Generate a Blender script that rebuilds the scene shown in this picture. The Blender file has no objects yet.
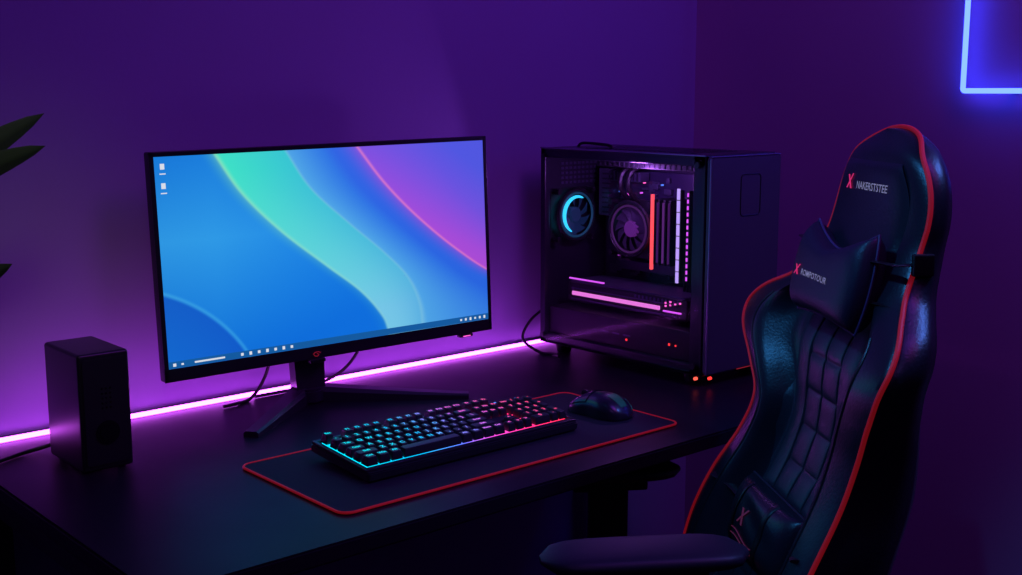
import bpy, bmesh, math, random
from mathutils import Vector, Matrix, Euler
random.seed(4)
S = bpy.context.scene
COL = S.collection
try:
    S.view_settings.view_transform = 'Standard'
    S.view_settings.look = 'None'
except Exception: pass
PI = math.pi
def R(a): return math.radians(a)
T = Matrix.Translation
def Rx(a): return Matrix.Rotation(R(a), 4, 'X')
def Ry(a): return Matrix.Rotation(R(a), 4, 'Y')
def Rz(a): return Matrix.Rotation(R(a), 4, 'Z')

# ------------------------------------------------------------ materials
def mat(name, col, rough=0.5, metal=0.0, emit=None, strength=1.0, bump=0.0, bscale=200.0, spec=0.5, rvar=0.0, coat=0.0, cvar=0.0):
    m = bpy.data.materials.new(name); m.use_nodes = True
    nt = m.node_tree; p = nt.nodes['Principled BSDF']
    p.inputs['Base Color'].default_value = (*col, 1)
    p.inputs['Roughness'].default_value = rough
    p.inputs['Metallic'].default_value = metal
    p.inputs['Specular IOR Level'].default_value = spec
    p.inputs['Coat Weight'].default_value = coat
    if emit:
        p.inputs['Emission Color'].default_value = (*emit, 1)
        p.inputs['Emission Strength'].default_value = strength
    if bump or rvar or cvar:
        tc = nt.nodes.new('ShaderNodeTexCoord')
        n = nt.nodes.new('ShaderNodeTexNoise'); n.inputs['Scale'].default_value = bscale; n.inputs['Detail'].default_value = 4
        nt.links.new(tc.outputs['Object'], n.inputs['Vector'])
        if bump:
            b = nt.nodes.new('ShaderNodeBump'); b.inputs['Strength'].default_value = bump; b.inputs['Distance'].default_value = 0.001
            nt.links.new(n.outputs['Fac'], b.inputs['Height']); nt.links.new(b.outputs['Normal'], p.inputs['Normal'])
        if rvar:
            mr = nt.nodes.new('ShaderNodeMapRange')
            mr.inputs['To Min'].default_value = max(0, rough-rvar); mr.inputs['To Max'].default_value = min(1, rough+rvar)
            n2 = nt.nodes.new('ShaderNodeTexNoise'); n2.inputs['Scale'].default_value = 9; n2.inputs['Detail'].default_value = 6
            nt.links.new(tc.outputs['Object'], n2.inputs['Vector'])
            nt.links.new(n2.outputs['Fac'], mr.inputs['Value']); nt.links.new(mr.outputs['Result'], p.inputs['Roughness'])
        if cvar:
            mx = nt.nodes.new('ShaderNodeMix'); mx.data_type = 'RGBA'
            mx.inputs['A'].default_value = (*[c*(1-cvar) for c in col], 1); mx.inputs['B'].default_value = (*[min(1, c*(1+cvar)) for c in col], 1)
            n3 = nt.nodes.new('ShaderNodeTexNoise'); n3.inputs['Scale'].default_value = 2.5; n3.inputs['Detail'].default_value = 3
            nt.links.new(tc.outputs['Object'], n3.inputs['Vector'])
            nt.links.new(n3.outputs['Fac'], mx.inputs['Factor']); nt.links.new(mx.outputs['Result'], p.inputs['Base Color'])
    return m
def glow(name, col, s=1.0): return mat(name, (0.01, 0.01, 0.01), 0.5, emit=col, strength=s)

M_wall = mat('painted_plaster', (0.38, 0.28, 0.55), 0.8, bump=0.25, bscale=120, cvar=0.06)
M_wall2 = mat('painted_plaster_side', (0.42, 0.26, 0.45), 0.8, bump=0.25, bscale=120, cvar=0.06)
M_floor = mat('dark_floor', (0.03, 0.025, 0.04), 0.5, rvar=0.1, cvar=0.3)
M_trim = mat('trim_paint', (0.2, 0.15, 0.25), 0.5, bump=0.05)
M_desk = mat('desk_laminate', (0.020, 0.012, 0.024), 0.40, rvar=0.06, bump=0.06, bscale=300, spec=0.14)
M_deskedge = mat('desk_steel', (0.03, 0.028, 0.036), 0.45, 0.3, rvar=0.05)
M_blk = mat('black_plastic', (0.012, 0.012, 0.015), 0.42, bump=0.08, bscale=600)
M_blk2 = mat('black_satin_plastic', (0.026, 0.024, 0.032), 0.3, rvar=0.05)
M_stand = mat('stand_metal', (0.055, 0.050, 0.065), 0.32, 0.3, rvar=0.05)
M_gloss = mat('black_gloss', (0.008, 0.008, 0.011), 0.15, rvar=0.03)
M_cable = mat('cable_rubber', (0.008, 0.008, 0.01), 0.4, bump=0.05)
M_pad = mat('pad_cloth', (0.012, 0.016, 0.026), 0.75, bump=0.5, bscale=900)
M_red = mat('red_stitching', (0.75, 0.012, 0.02), 0.5, emit=(0.9, 0.02, 0.04), strength=0.12, bump=0.2, bscale=900)
M_leather = mat('black_leather', (0.012, 0.015, 0.024), 0.34, bump=0.35, bscale=260, rvar=0.06)
M_leather2 = mat('quilted_leather', (0.018, 0.030, 0.042), 0.36, bump=0.4, bscale=400, rvar=0.06)
M_velvet = mat('pillow_velour', (0.020, 0.016, 0.040), 0.42, bump=0.6, bscale=500)
M_pipe2 = mat('pillow_edge', (0.10, 0.05, 0.16), 0.4, bump=0.1)
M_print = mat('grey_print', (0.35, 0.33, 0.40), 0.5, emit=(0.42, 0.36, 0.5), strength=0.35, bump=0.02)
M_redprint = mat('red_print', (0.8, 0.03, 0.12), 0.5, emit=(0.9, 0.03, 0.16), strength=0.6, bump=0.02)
M_metal = mat('dark_metal', (0.05, 0.05, 0.06), 0.35, 0.8, rvar=0.05)
M_case = mat('case_steel', (0.028, 0.024, 0.042), 0.33, 0.2, rvar=0.06, bump=0.03)
M_front = mat('front_panel_steel', (0.085, 0.085, 0.135), 0.38, 0.2, rvar=0.06, bump=0.03)
M_pcb = mat('circuit_board', (0.03, 0.02, 0.06), 0.4, 0.2, rvar=0.1, cvar=0.4)
M_chip = mat('graphite_metal', (0.10, 0.09, 0.15), 0.4, 0.5, rvar=0.1)
M_leaf = mat('leaf_green', (0.055, 0.11, 0.035), 0.6, bump=0.2, bscale=60, cvar=0.3)
M_stem = mat('stem_brown', (0.03, 0.03, 0.012), 0.6, bump=0.3)
M_pot = mat('pot_ceramic', (0.08, 0.08, 0.09), 0.5, bump=0.1)
M_soil = mat('soil', (0.02, 0.012, 0.008), 0.9, bump=1.0)
G_strip = glow('led_purple', (6.8, 0.88, 10.5), 1.0)
G_neon = glow('neon_blue', (0.30, 0.58, 10.0), 1.0)
G_cyan = glow('glow_cyan', (0.03, 0.55, 0.9), 1.6)
G_pink = glow('glow_pink', (1.0, 0.12, 0.55), 1.5)
G_mag = glow('glow_magenta', (0.75, 0.10, 0.9), 1.2)
G_blue = glow('glow_blue', (0.10, 0.25, 1.0), 1.2)
G_magdim = glow('glow_magenta_dim', (0.045, 0.010, 0.075), 1.0)
G_cyandim = glow('glow_cyan_dim', (0.006, 0.035, 0.09), 1.0)
G_redl = glow('glow_red', (1.0, 0.07, 0.08), 1.5)
G_red2 = glow('glow_deep_red', (1.0, 0.035, 0.03), 1.6)
G_org = glow('glow_orange', (1.0, 0.10, 0.06), 1.6)
G_dim = glow('glow_dim_purple', (0.10, 0.02, 0.16), 1.0)
G_white = glow('icon_white', (0.85, 0.9, 1.0), 0.8)
G_dk = glow('taskbar_blue', (0.006, 0.10, 0.34), 1.0)

def glass(name):
    m = bpy.data.materials.new(name); m.use_nodes = True
    nt = m.node_tree; nt.nodes.clear()
    out = nt.nodes.new('ShaderNodeOutputMaterial'); mx = nt.nodes.new('ShaderNodeMixShader')
    tr = nt.nodes.new('ShaderNodeBsdfTransparent'); tr.inputs['Color'].default_value = (0.93, 0.92, 0.97, 1)
    gl = nt.nodes.new('ShaderNodeBsdfGlossy'); gl.inputs['Roughness'].default_value = 0.08; gl.inputs['Color'].default_value = (0.5, 0.5, 0.5, 1)
    fr = nt.nodes.new('ShaderNodeFresnel'); fr.inputs['IOR'].default_value = 1.14
    nt.links.new(fr.outputs[0], mx.inputs[0]); nt.links.new(tr.outputs[0], mx.inputs[1]); nt.links.new(gl.outputs[0], mx.inputs[2])
    nt.links.new(mx.outputs[0], out.inputs[0]); return m
M_glass = glass('tinted_glass')

# ------------------------------------------------------------ mesh helpers
def merge(bm, t, M=None, mi=0, setmi=True):
    if M is not None: bmesh.ops.transform(t, matrix=M, verts=t.verts)
    if setmi:
        for f in t.faces: f.material_index = mi
    me = bpy.data.meshes.new('tmp'); t.to_mesh(me); t.free(); bm.from_mesh(me); bpy.data.meshes.remove(me)
def box(bm, c, s, bev=0.0, seg=2, mi=0, M=None):
    t = bmesh.new(); bmesh.ops.create_cube(t, size=1)
    bmesh.ops.scale(t, vec=s, verts=t.verts); bmesh.ops.translate(t, vec=c, verts=t.verts)
    if bev: bmesh.ops.bevel(t, geom=t.edges[:], offset=bev, segments=seg, affect='EDGES', profile=0.5)
    merge(bm, t, M, mi)
def cyl(bm, c, r, h, axis='Z', r2=None, seg=32, mi=0, M=None, bev=0):
    t = bmesh.new(); bmesh.ops.create_cone(t, cap_ends=True, segments=seg, radius1=r, radius2=r if r2 is None else r2, depth=h)
    if bev:
        es = [e for e in t.edges if any(len(f.verts) > 4 for f in e.link_faces)]
        bmesh.ops.bevel(t, geom=es, offset=bev, segments=2, affect='EDGES')
    A = T(Vector(c))
    if axis == 'X': A = A @ Ry(90)
    if axis == 'Y': A = A @ Rx(90)
    if M is not None: A = M @ A
    merge(bm, t, A, mi)
def spline(pts, n=6):
    P = [Vector(p) for p in pts]; P = [2*P[0]-P[1]] + P + [2*P[-1]-P[-2]]
    out = []
    for i in range(1, len(P)-2):
        for k in range(n):
            t = k/n; a, b, c, d = P[i-1], P[i], P[i+1], P[i+2]
            out.append(0.5*((2*b)+(c-a)*t+(2*a-5*b+4*c-d)*t*t+(3*b-a-3*c+d)*t**3))
    out.append(P[-2]); return out
def tube(bm, pts, r, sides=8, closed=False, mi=0, flat=1.0, M=None):
    t = bmesh.new(); P = [Vector(p) for p in pts]; n = len(P); rings = []
    def tan(i):
        a = P[(i-1) % n] if closed or i > 0 else P[i]; b = P[(i+1) % n] if closed or i < n-1 else P[i]
        return (b-a).normalized()
    tg = tan(0); up = Vector((0, 0, 1)) if abs(tg.z) < 0.9 else Vector((1, 0, 0))
    nrm = tg.cross(up).normalized()
    for i in range(n):
        tg = tan(i); nrm = (nrm - tg*nrm.dot(tg)).normalized(); bn = tg.cross(nrm)
        rr = r[i] if isinstance(r, (list, tuple)) else r
        rings.append([t.verts.new(P[i] + nrm*math.cos(2*PI*k/sides)*rr + bn*math.sin(2*PI*k/sides)*rr*flat) for k in range(sides)])
    m = n if closed else n-1
    for i in range(m):
        A, B = rings[i], rings[(i+1) % n]
        for k in range(sides):
            t.faces.new((A[k], A[(k+1) % sides], B[(k+1) % sides], B[k]))
    if not closed:
        t.faces.new(rings[0][::-1]); t.faces.new(rings[-1])
    bmesh.ops.recalc_face_normals(t, faces=t.faces)
    merge(bm, t, M, mi)
def loft(bm, rings, cap=True, mi=0, M=None):
    t = bmesh.new(); V = [[t.verts.new(p) for p in r] for r in rings]
    for i in range(len(V)-1):
        A, B = V[i], V[i+1]; n = len(A)
        for k in range(n): t.faces.new((A[k], A[(k+1) % n], B[(k+1) % n], B[k]))
    if cap: t.faces.new(V[0][::-1]); t.faces.new(V[-1])
    bmesh.ops.recalc_face_normals(t, faces=t.faces)
    merge(bm, t, M, mi)
def grid(bm, nu, nv, f, mi=0, M=None, thick=None):
    t = bmesh.new()
    A = [[t.verts.new(f(i/nu, j/nv)) for j in range(nv+1)] for i in range(nu+1)]
    for i in range(nu):
        for j in range(nv): t.faces.new((A[i][j], A[i+1][j], A[i+1][j+1], A[i][j+1]))
    if thick is not None:
        th = Vector(thick)
        B = [[t.verts.new(A[i][j].co + th) for j in range(nv+1)] for i in range(nu+1)]
        for i in range(nu):
            for j in range(nv): t.faces.new((B[i][j], B[i][j+1], B[i+1][j+1], B[i+1][j]))
        for i in range(nu):
            t.faces.new((A[i][0], B[i][0], B[i+1][0], A[i+1][0])); t.faces.new((A[i][nv], A[i+1][nv], B[i+1][nv], B[i][nv]))
        for j in range(nv):
            t.faces.new((A[0][j], A[0][j+1], B[0][j+1], B[0][j])); t.faces.new((A[nu][j], B[nu][j], B[nu][j+1], A[nu][j+1]))
        bmesh.ops.recalc_face_normals(t, faces=t.faces)
    merge(bm, t, M, mi)
def prism(bm, poly, h, bev=0, mi=0, M=None):
    t = bmesh.new(); f = t.faces.new([t.verts.new((p[0], p[1], 0)) for p in poly])
    r = bmesh.ops.extrude_face_region(t, geom=[f]); bmesh.ops.translate(t, vec=(0, 0, h), verts=[v for v in r['geom'] if isinstance(v, bmesh.types.BMVert)])
    bmesh.ops.recalc_face_normals(t, faces=t.faces)
    if bev:
        es = [e for e in t.edges if abs(e.verts[0].co.z - e.verts[1].co.z) < 1e-6]
        bmesh.ops.bevel(t, geom=es, offset=bev, segments=2, affect='EDGES')
    merge(bm, t, M, mi)
def rrect(x0, y0, x1, y1, r, n=6):
    out = []
    for cx, cy, a in ((x1-r, y1-r, 0), (x0+r, y1-r, 90), (x0+r, y0+r, 180), (x1-r, y0+r, 270)):
        for k in range(n+1): out.append((cx+r*math.cos(R(a+90*k/n)), cy+r*math.sin(R(a+90*k/n))))
    return out
TC = {}
def text(bm, s, size, M, mi=0, ext=0.0, bold=0.0):
    key = (s, size, ext, bold)
    if key not in TC:
        cu = bpy.data.curves.new('txt', 'FONT'); cu.body = s; cu.size = size; cu.align_x = 'CENTER'; cu.align_y = 'CENTER'
        cu.extrude = ext; cu.offset = bold; cu.resolution_u = 2
        o = bpy.data.objects.new('txt', cu); COL.objects.link(o)
        dg = bpy.context.evaluated_depsgraph_get()
        me = bpy.data.meshes.new_from_object(o.evaluated_get(dg)); TC[key] = me
        bpy.data.objects.remove(o)
    t = bmesh.new(); t.from_mesh(TC[key]); merge(bm, t, M, mi)
def obj(name, bm, m, parent=None, smooth=True, angle=40):
    me = bpy.data.meshes.new(name)
    bmesh.ops.remove_doubles(bm, verts=bm.verts, dist=1e-6)
    bm.to_mesh(me); bm.free()
    for x in (m if isinstance(m, (list, tuple)) else [m]): me.materials.append(x)
    if smooth:
        me.shade_smooth()
        try: me.set_sharp_from_angle(angle=R(angle))
        except Exception: pass
    o = bpy.data.objects.new(name, me); COL.objects.link(o)
    if smooth:
        w_ = o.modifiers.new('weighted_normals', 'WEIGHTED_NORMAL'); w_.keep_sharp = True
    if parent is not None: o.parent = parent
    return o
def thing(name, label, cat, loc=(0, 0, 0), rot=(0, 0, 0), group=None):
    o = bpy.data.objects.new(name, None); COL.objects.link(o); o.empty_display_size = 0.05
    o.location = loc; o.rotation_euler = rot; o['label'] = label; o['category'] = cat
    if group: o['group'] = group
    return o
def tag(o, label, cat, group=None):
    o['label'] = label; o['category'] = cat
    if group: o['group'] = group
    return o
def struct(name, bm, m):
    o = obj(name, bm, m, smooth=False); o['kind'] = 'structure'; return o
N = bmesh.new

# ------------------------------------------------------------ room
WY, WX, DZ = 1.89, 2.243, 0.74
b = N(); box(b, (0.62, -0.3, -0.05), (3.6, 4.8, 0.1)); struct('floor', b, M_floor)
b = N(); box(b, (0.62, WY+0.05, 1.3), (3.6, 0.1, 2.6)); struct('wall_back', b, M_wall)
b = N(); box(b, (WX+0.05, -0.3, 1.3), (0.1, 4.38, 2.6)); struct('wall_right', b, M_wall2)
b = N(); box(b, (0.62, WY-0.006, 0.04), (3.2, 0.011, 0.08), 0.002); struct('baseboard_back', b, M_trim)
b = N(); box(b, (WX-0.006, -0.35, 0.04), (0.011, 4.2, 0.08), 0.002); struct('baseboard_right', b, M_trim)

# ------------------------------------------------------------ desk
DX0, DX1, DY0, DY1, TH = 0.523, 1.935, 1.18, 1.886, 0.024
desk = thing('desk', 'long matt black desk with slim dark top carrying the monitor and tower', 'desk', ((DX0+DX1)/2, (DY0+DY1)/2, 0))
W2, D2 = (DX1-DX0)/2, (DY1-DY0)/2
b = N(); prism(b, rrect(-W2, -D2, W2, D2, 0.012), TH, 0.003, M=T((0, 0, DZ-TH))); obj('tabletop', b, M_desk, desk)
for sx in (-1, 1):
    for sy in (-1, 1):
        b = N(); box(b, (sx*(W2-0.045), sy*(D2-0.045), (DZ-TH)/2), (0.04, 0.04, DZ-TH-0.001), 0.003); box(b, (sx*(W2-0.045), sy*(D2-0.045), 0.005), (0.05, 0.05, 0.01), 0.002)
        obj('leg', b, M_deskedge, desk)
b = N()
for sx in (-1, 1): box(b, (sx*(W2-0.045), 0, DZ-TH-0.045), (0.03, 2*D2-0.13, 0.03), 0.002)
box(b, (0, D2-0.045, DZ-TH-0.045), (2*W2-0.13, 0.03, 0.03), 0.002)
obj('under_frame', b, M_deskedge, desk)

# ------------------------------------------------------------ LED strip + neon
b = N(); box(b, (0, 0, 0.0045), (1.36, 0.006, 0.0075), 0.002)
st = thing('light_strip', 'thin glowing pink purple light strip along the back edge of the desk', 'light strip', (1.215, 1.876, DZ))
obj('diffuser', b, G_strip, st)
b = N(); box(b, (0, 0.0055, 0.0045), (1.37, 0.004, 0.009), 0.0005); obj('channel', b, M_blk, st)

nx = thing('neon_square', 'blue neon tube square glowing on the right wall above the chair', 'neon light', (WX-0.03, 0.960, 1.279))
hs = 0.235
pts = [(0, y, z+hs) for y, z in rrect(-hs, -hs, hs, hs, 0.004, 3)]
b = N(); tube(b, pts, 0.0050, 10, closed=True); obj('neon_tube', b, G_neon, nx)
for y, z in ((-hs*0.6, 0), (hs*0.6, 0), (-hs*0.6, 2*hs), (hs*0.6, 2*hs)):
    b = N(); box(b, (0.01755, y, z), (0.0252, 0.010, 0.010), 0.002); obj('wall_clip', b, M_blk, nx)

# ------------------------------------------------------------ monitor
mon = thing('monitor', 'wide flat black monitor showing a blue and teal ribbon wallpaper', 'monitor', (1.144, 1.79, DZ), (0, 0, R(-4.5)))
PW, PH = 0.645, 0.368
MT = T((0, -0.036, 0.2665)) @ Ry(-1.0) @ Rx(-1.5)
b = N(); box(b, (0, 0.011, 0), (PW, 0.020, PH), 0.003, M=MT)
box(b, (0, 0.028, -0.01), (PW*0.62, 0.022, PH*0.62), 0.009, M=MT)
obj('housing', b, M_blk, mon)
b = N()
CH = 0.022
sl, sr, stp, sb = -PW/2+0.008, PW/2-0.008, PH/2-0.008, -PH/2+CH
for c, s in (((0, 0, PH/2-0.004), (PW, 0.004, 0.008)), ((0, 0, -PH/2+CH/2), (PW, 0.004, CH)),
             ((-PW/2+0.004, 0, -0.0), (0.008, 0.004, PH)), ((PW/2-0.004, 0, 0), (0.008, 0.004, PH))):
    box(b, c, s, 0.0012, M=MT)
obj('bezel', b, M_blk2, mon)
def s2l(c): return tuple(((x/255)/12.92 if x/255 <= 0.04045 else ((x/255+0.055)/1.055)**2.4) for x in c)
def lin(tab, z):
    if z <= tab[0][0]: return tab[0][1]
    for i in range(len(tab)-1):
        a, x = tab[i]; c, y = tab[i+1]
        if z <= c:
            h = c-a; t = (z-a)/h
            m0 = (y-tab[i-1][1])/(c-tab[i-1][0])*h if i > 0 else (y-x)
            m1 = (tab[i+2][1]-x)/(tab[i+2][0]-a)*h if i+2 < len(tab) else (y-x)
            return (2*t**3-3*t*t+1)*x+(t**3-2*t*t+t)*m0+(-2*t**3+3*t*t)*y+(t**3-t*t)*m1
    return tab[-1][1]
def sm(x, a, c):
    t = max(0, min(1, (x-a)/(c-a))); return t*t*(3-2*t)
def mixc(a, c, t):
    t = max(0, min(1, t)); return tuple(x+(y-x)*t for x, y in zip(a, c))
cA = [(0, .650), (.1, .632), (.25, .565), (.4, .465), (.6, .333), (.8, .228), (1, .158)]
cB = [(0, .762), (.15, .755), (.3, .718), (.45, .640), (.6, .545), (.8, .428), (1, .357)]
cC = [(0, 1.35), (.25, 1.03), (.4, .90), (.6, .765), (.8, .655), (1, .570)]
def wall_col(u, v):
    A, B_, C_ = lin(cA, v), lin(cB, v), lin(cC, v)
    L = mixc((12, 112, 224), (54, 168, 244), 1-abs(v-0.6)*1.5 - abs(u-0.15)*0.8); L = mixc(L, (12, 116, 234), u*0.8)
    arc = math.hypot(u*1.78+0.28, v+0.35)
    L = mixc(L, mixc((16, 86, 205), (24, 120, 225), (0.76-arc)*2.5), 0.75*(1-sm(arc, 0.745, 0.770)))
    L = mixc(L, (90, 205, 250), max(0, 1-abs(arc-0.765)/0.014)*0.45)
    L = mixc(L, (120, 215, 195), max(0, 1-(A-u)/0.045)**2*0.6*(0.2+0.8*v))
    s = max(0, min(1, (u-A)/(B_-A)))
    top = mixc((66, 238, 208), (58, 205, 220), s); low = mixc((122, 206, 240), (96, 184, 236), s**2)
    Bc = mixc(low, top, v*1.3-0.20)
    Bc = mixc(Bc, (205, 245, 195), max(0, 1-s/0.09)**1.5*(0.25+0.45*v))
    s2 = (u-B_)/max(0.05, C_-B_)
    C = mixc((84, 174, 240), (40, 108, 236), min(1, s2*1.5)); C = mixc(C, (92, 92, 236), max(0, s2-0.5)*1.2*v)
    C = mixc(C, (180, 232, 228), max(0, 1-s2/0.045)**1.5*0.45)
    C = mixc(C, (170, 84, 226), max(0, 1-(C_-u)/0.07)**2*0.6)
    g = u-C_
    D = mixc((158, 80, 232), (84, 92, 236), g*2.3+(v-0.6)*0.8); D = mixc(D, (192, 80, 222), max(0, 1-g/0.22)*max(0, 1-v)*1.1)
    D = mixc(D, (250, 140, 205), max(0, 1-abs(g-0.004)/0.010)*0.8)
    e = 0.006
    c = mixc(L, Bc, sm(u, A-e, A+e)); c = mixc(c, C, sm(u, B_-e, B_+e)); c = mixc(c, D, sm(u, C_-e, C_+e))
    return c
NU, NV = 400, 230
me = bpy.data.meshes.new('screen')
vs, fs, cs = [], [], []
for j in range(NV+1):
    for i in range(NU+1):
        u, v = i/NU, j/NV
        p = MT @ Vector((sl-0.001+(sr-sl+0.002)*u, -0.0012, sb-0.001+(stp-sb+0.002)*v)); vs.append(p)
        c = s2l(wall_col(u, v)); k = 0.90+0.06*math.sin(u*3); cs.append((c[0]*k, c[1]*k, c[2]*k, 1))
for j in range(NV):
    for i in range(NU):
        a = j*(NU+1)+i; fs.append((a, a+1, a+NU+2, a+NU+1))
me.from_pydata(vs, [], fs)
ca = me.color_attributes.new('Col', 'FLOAT_COLOR', 'POINT')
ca.data.foreach_set('color', [x for c in cs for x in c])
ms = bpy.data.materials.new('screen_picture'); ms.use_nodes = True; nt = ms.node_tree; pr = nt.nodes['Principled BSDF']
at = nt.nodes.new('ShaderNodeAttribute'); at.attribute_name = 'Col'
pr.inputs['Base Color'].default_value = (0.01, 0.01, 0.01, 1); pr.inputs['Roughness'].default_value = 0.35
nt.links.new(at.outputs['Color'], pr.inputs['Emission Color']); pr.inputs['Emission Strength'].default_value = 0.95
me.materials.append(ms)
scr = bpy.data.objects.new('screen', me); COL.objects.link(scr); scr.parent = mon
scr['label'] = 'lit screen with flowing blue, teal and violet ribbons'
def sq(bm, u, v, w, h, mi=0, dy=-0.0016):
    x = sl+(sr-sl)*u; z = sb+(stp-sb)*v
    box(bm, (x, dy, z), (w, 0.0004, h), 0, mi=mi, M=MT)
b = N(); sq(b, 0.5, 0.017, (sr-sl), 0.011, dy=-0.0015); tb = obj('taskbar', b, G_dk, scr, smooth=False)
icons = [(0.015, 0.017, 0.005, 0.005), (0.036, 0.017, 0.004, 0.003), (0.11, 0.017, 0.052, 0.0028)]
icons += [(0.20+0.024*k, 0.018, 0.0045, 0.0045+0.001*(k % 2)) for k in range(7)] + [(0.90+0.017*k, 0.017, 0.004, 0.0035+0.001*(k % 3)) for k in range(6)]
for ic in icons:
    b = N(); sq(b, *ic, dy=-0.0021); obj('taskbar_icon', b, G_white, scr, smooth=False)
for v0 in (0.955, 0.865):
    b = N(); sq(b, 0.02, v0, 0.007, 0.009); sq(b, 0.02, v0-0.034, 0.010, 0.0018)
    obj('desktop_icon', b, G_white, scr, smooth=False)
LX = -0.052
b = N(); box(b, (LX, -0.001, -PH/2-0.003), (0.030, 0.012, 0.007), 0.002, M=MT); obj('sensor_tab', b, M_blk, mon)
M_logo = mat('logo_red', (0.5, 0.02, 0.04), 0.5, emit=(0.6, 0.02, 0.05), strength=0.35, bump=0.02)
b = N(); tube(b, [(LX+x, -0.0030, -PH/2+0.0085+z) for x, z in ((-0.007, 0.0005), (-0.003, 0.0032), (0.003, 0.0036), (0.007, 0.0015))], 0.0006, 6, M=MT)
tube(b, [(LX+x, -0.0030, -PH/2+0.0085+z) for x, z in ((-0.006, -0.0008), (-0.003, -0.0036), (0.001, -0.0040), (0.004, -0.0015), (0.0, 0.0008))], 0.0006, 6, M=MT)
obj('brand_mark', b, M_logo, mon, smooth=False)
b = N(); box(b, (0.262, 0.002, -PH/2-0.003), (0.03, 0.012, 0.006), 0.002, M=MT); box(b, (0.262, -0.0044, -PH/2-0.0035), (0.016, 0.001, 0.0015), 0, mi=1, M=MT)
obj('power_light', b, [M_blk, G_pink], mon)
HX = -0.052
b = N(); loft(b, [[(HX-w, y0, z), (HX+w, y0, z), (HX+w*0.9, y1, z), (HX-w*0.9, y1, z)] for w, y0, y1, z in ((0.027, -0.026, 0.004, 0.012), (0.029, -0.020, 0.008, 0.08), (0.031, -0.003, 0.018, 0.20), (0.031, 0.0, 0.022, 0.27))])
box(b, (HX, 0.006, 0.27), (0.09, 0.012, 0.09), 0.004)
obj('stand_column', b, M_stand, mon, angle=30)
for tipx in (-0.228, 0.190):
    rings = []
    a0, a1 = Vector((HX+(0.006 if tipx > 0 else -0.006), -0.002, 0)), Vector((tipx, -0.158, 0))
    d = (a1-a0).normalized(); nn = Vector((-d.y, d.x, 0))
    for k in range(11):
        t = k/10; w = 0.020*(1-t)+0.0125*t; h = 0.020*(1-t)**1.2+0.009
        c = a0+(a1-a0)*t
        rings.append([c-nn*w, c+nn*w, c+nn*w+Vector((0, 0, h*0.7)), c+nn*w*0.72+Vector((0, 0, h)), c-nn*w*0.72+Vector((0, 0, h)), c-nn*w+Vector((0, 0, h*0.7))])
    b = N(); loft(b, rings); obj('stand_foot', b, M_stand, mon, angle=25)
b = N(); cyl(b, (HX, -0.010, 0.013), 0.030, 0.026, bev=0.004); obj('stand_hub', b, M_stand, mon)

# ------------------------------------------------------------ speaker box
sp = thing('speaker', 'small upright black box speaker at the left end of the desk', 'speaker', (0.667, 1.698, DZ), (0, 0, 0))
b = N(); box(b, (0, 0, 0.0880), (0.075, 0.128, 0.172), 0.005, 3); obj('cabinet', b, M_blk2, sp)
b = N(); prism(b, rrect(-0.033, -0.078, 0.033, 0.078, 0.006), 0.003, 0.001, M=T((0, -0.063, 0.088)) @ Rx(90)); fp = obj('front_panel', b, M_blk2, sp)
for k in range(5):
    for j in range(3):
        b = N(); cyl(b, (-0.006+0.006*j, -0.0665, 0.122-0.007*k), 0.0014, 0.001, 'Y', seg=8); obj('port_hole', b, M_gloss, fp)
b = N(); cyl(b, (0.0, -0.0668, 0.058), 0.017, 0.002, 'Y'); cyl(b, (0, -0.068, 0.058), 0.012, 0.002, 'Y'); obj('dial', b, M_gloss, fp)
for sx in (-1, 1):
    for sy in (-1, 1):
        b = N(); cyl(b, (sx*0.025, sy*0.045, 0.0015), 0.006, 0.003, seg=16); obj('rubber_foot', b, M_cable, sp)

# ------------------------------------------------------------ mouse pad
pad = thing('mouse_pad', 'large black desk mat with red stitched edge under the keyboard', 'mouse pad', (1.140, 1.386, DZ))
b = N(); prism(b, rrect(-0.327, -0.136, 0.327, 0.136, 0.018), 0.0035, 0.0008); obj('mat', b, M_pad, pad)
b = N(); tube(b, [(x, y, 0.0030) for x, y in rrect(-0.327, -0.136, 0.327, 0.136, 0.018, 6)], 0.0020, 8, closed=True)
obj('stitched_edge', b, M_red, pad)

# ------------------------------------------------------------ keyboard
kb = thing('keyboard', 'black mechanical keyboard with cyan to pink lit keys on the desk mat', 'keyboard', (1.107, 1.402, DZ+0.0035), (0, 0, 0))
KT = T((0, -0.075, 0.002)) @ Rx(4.5) @ T((0, 0.075, 0))
b = N(); prism(b, rrect(-0.203, -0.075, 0.203, 0.075, 0.006), 0.013, 0.002, M=KT)
U = 0.0172
x0k = -22.5*U/2; ytop = 0.0655
prof = [0.0140, 0.0132, 0.0122, 0.0117, 0.0120, 0.0126]
DP = 0.0198
def deck(a, c, ya, yb):
    box(b, (x0k+(a+c)/2*U, (ya+yb)/2, 0.0160), ((c-a)*U-0.001, ya-yb, 0.007), 0.0008, M=KT)
yr = lambda r: ytop-0.005-r*DP
deck(15.25, 18.25, yr(3)-0.001, yr(4)+0.001); deck(15.25, 16.25, yr(4)+0.001, yr(5)+0.001); deck(17.25, 18.25, yr(4)+0.001, yr(5)+0.001)
deck(18.5, 22.5, ytop, ytop-DP)
for c_, s_ in (((0, -0.0645, 0.0140), (0.402, 0.0095, 0.005)), ((-0.1985, 0.0, 0.0140), (0.006, 0.138, 0.005)), ((0.1985, 0.0, 0.0140), (0.006, 0.138, 0.005)), ((0, 0.0695, 0.0140), (0.402, 0.006, 0.005))):
    box(b, c_, s_, 0.0010, M=KT)
obj('base', b, M_blk2, kb)
for k in range(4):
    b = N(); box(b, (x0k+(19.2+0.9*k)*U, ytop-DP/2, 0.0198), (0.005, 0.002, 0.0006), M=KT); obj('indicator_light', b, G_blue, kb)
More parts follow.
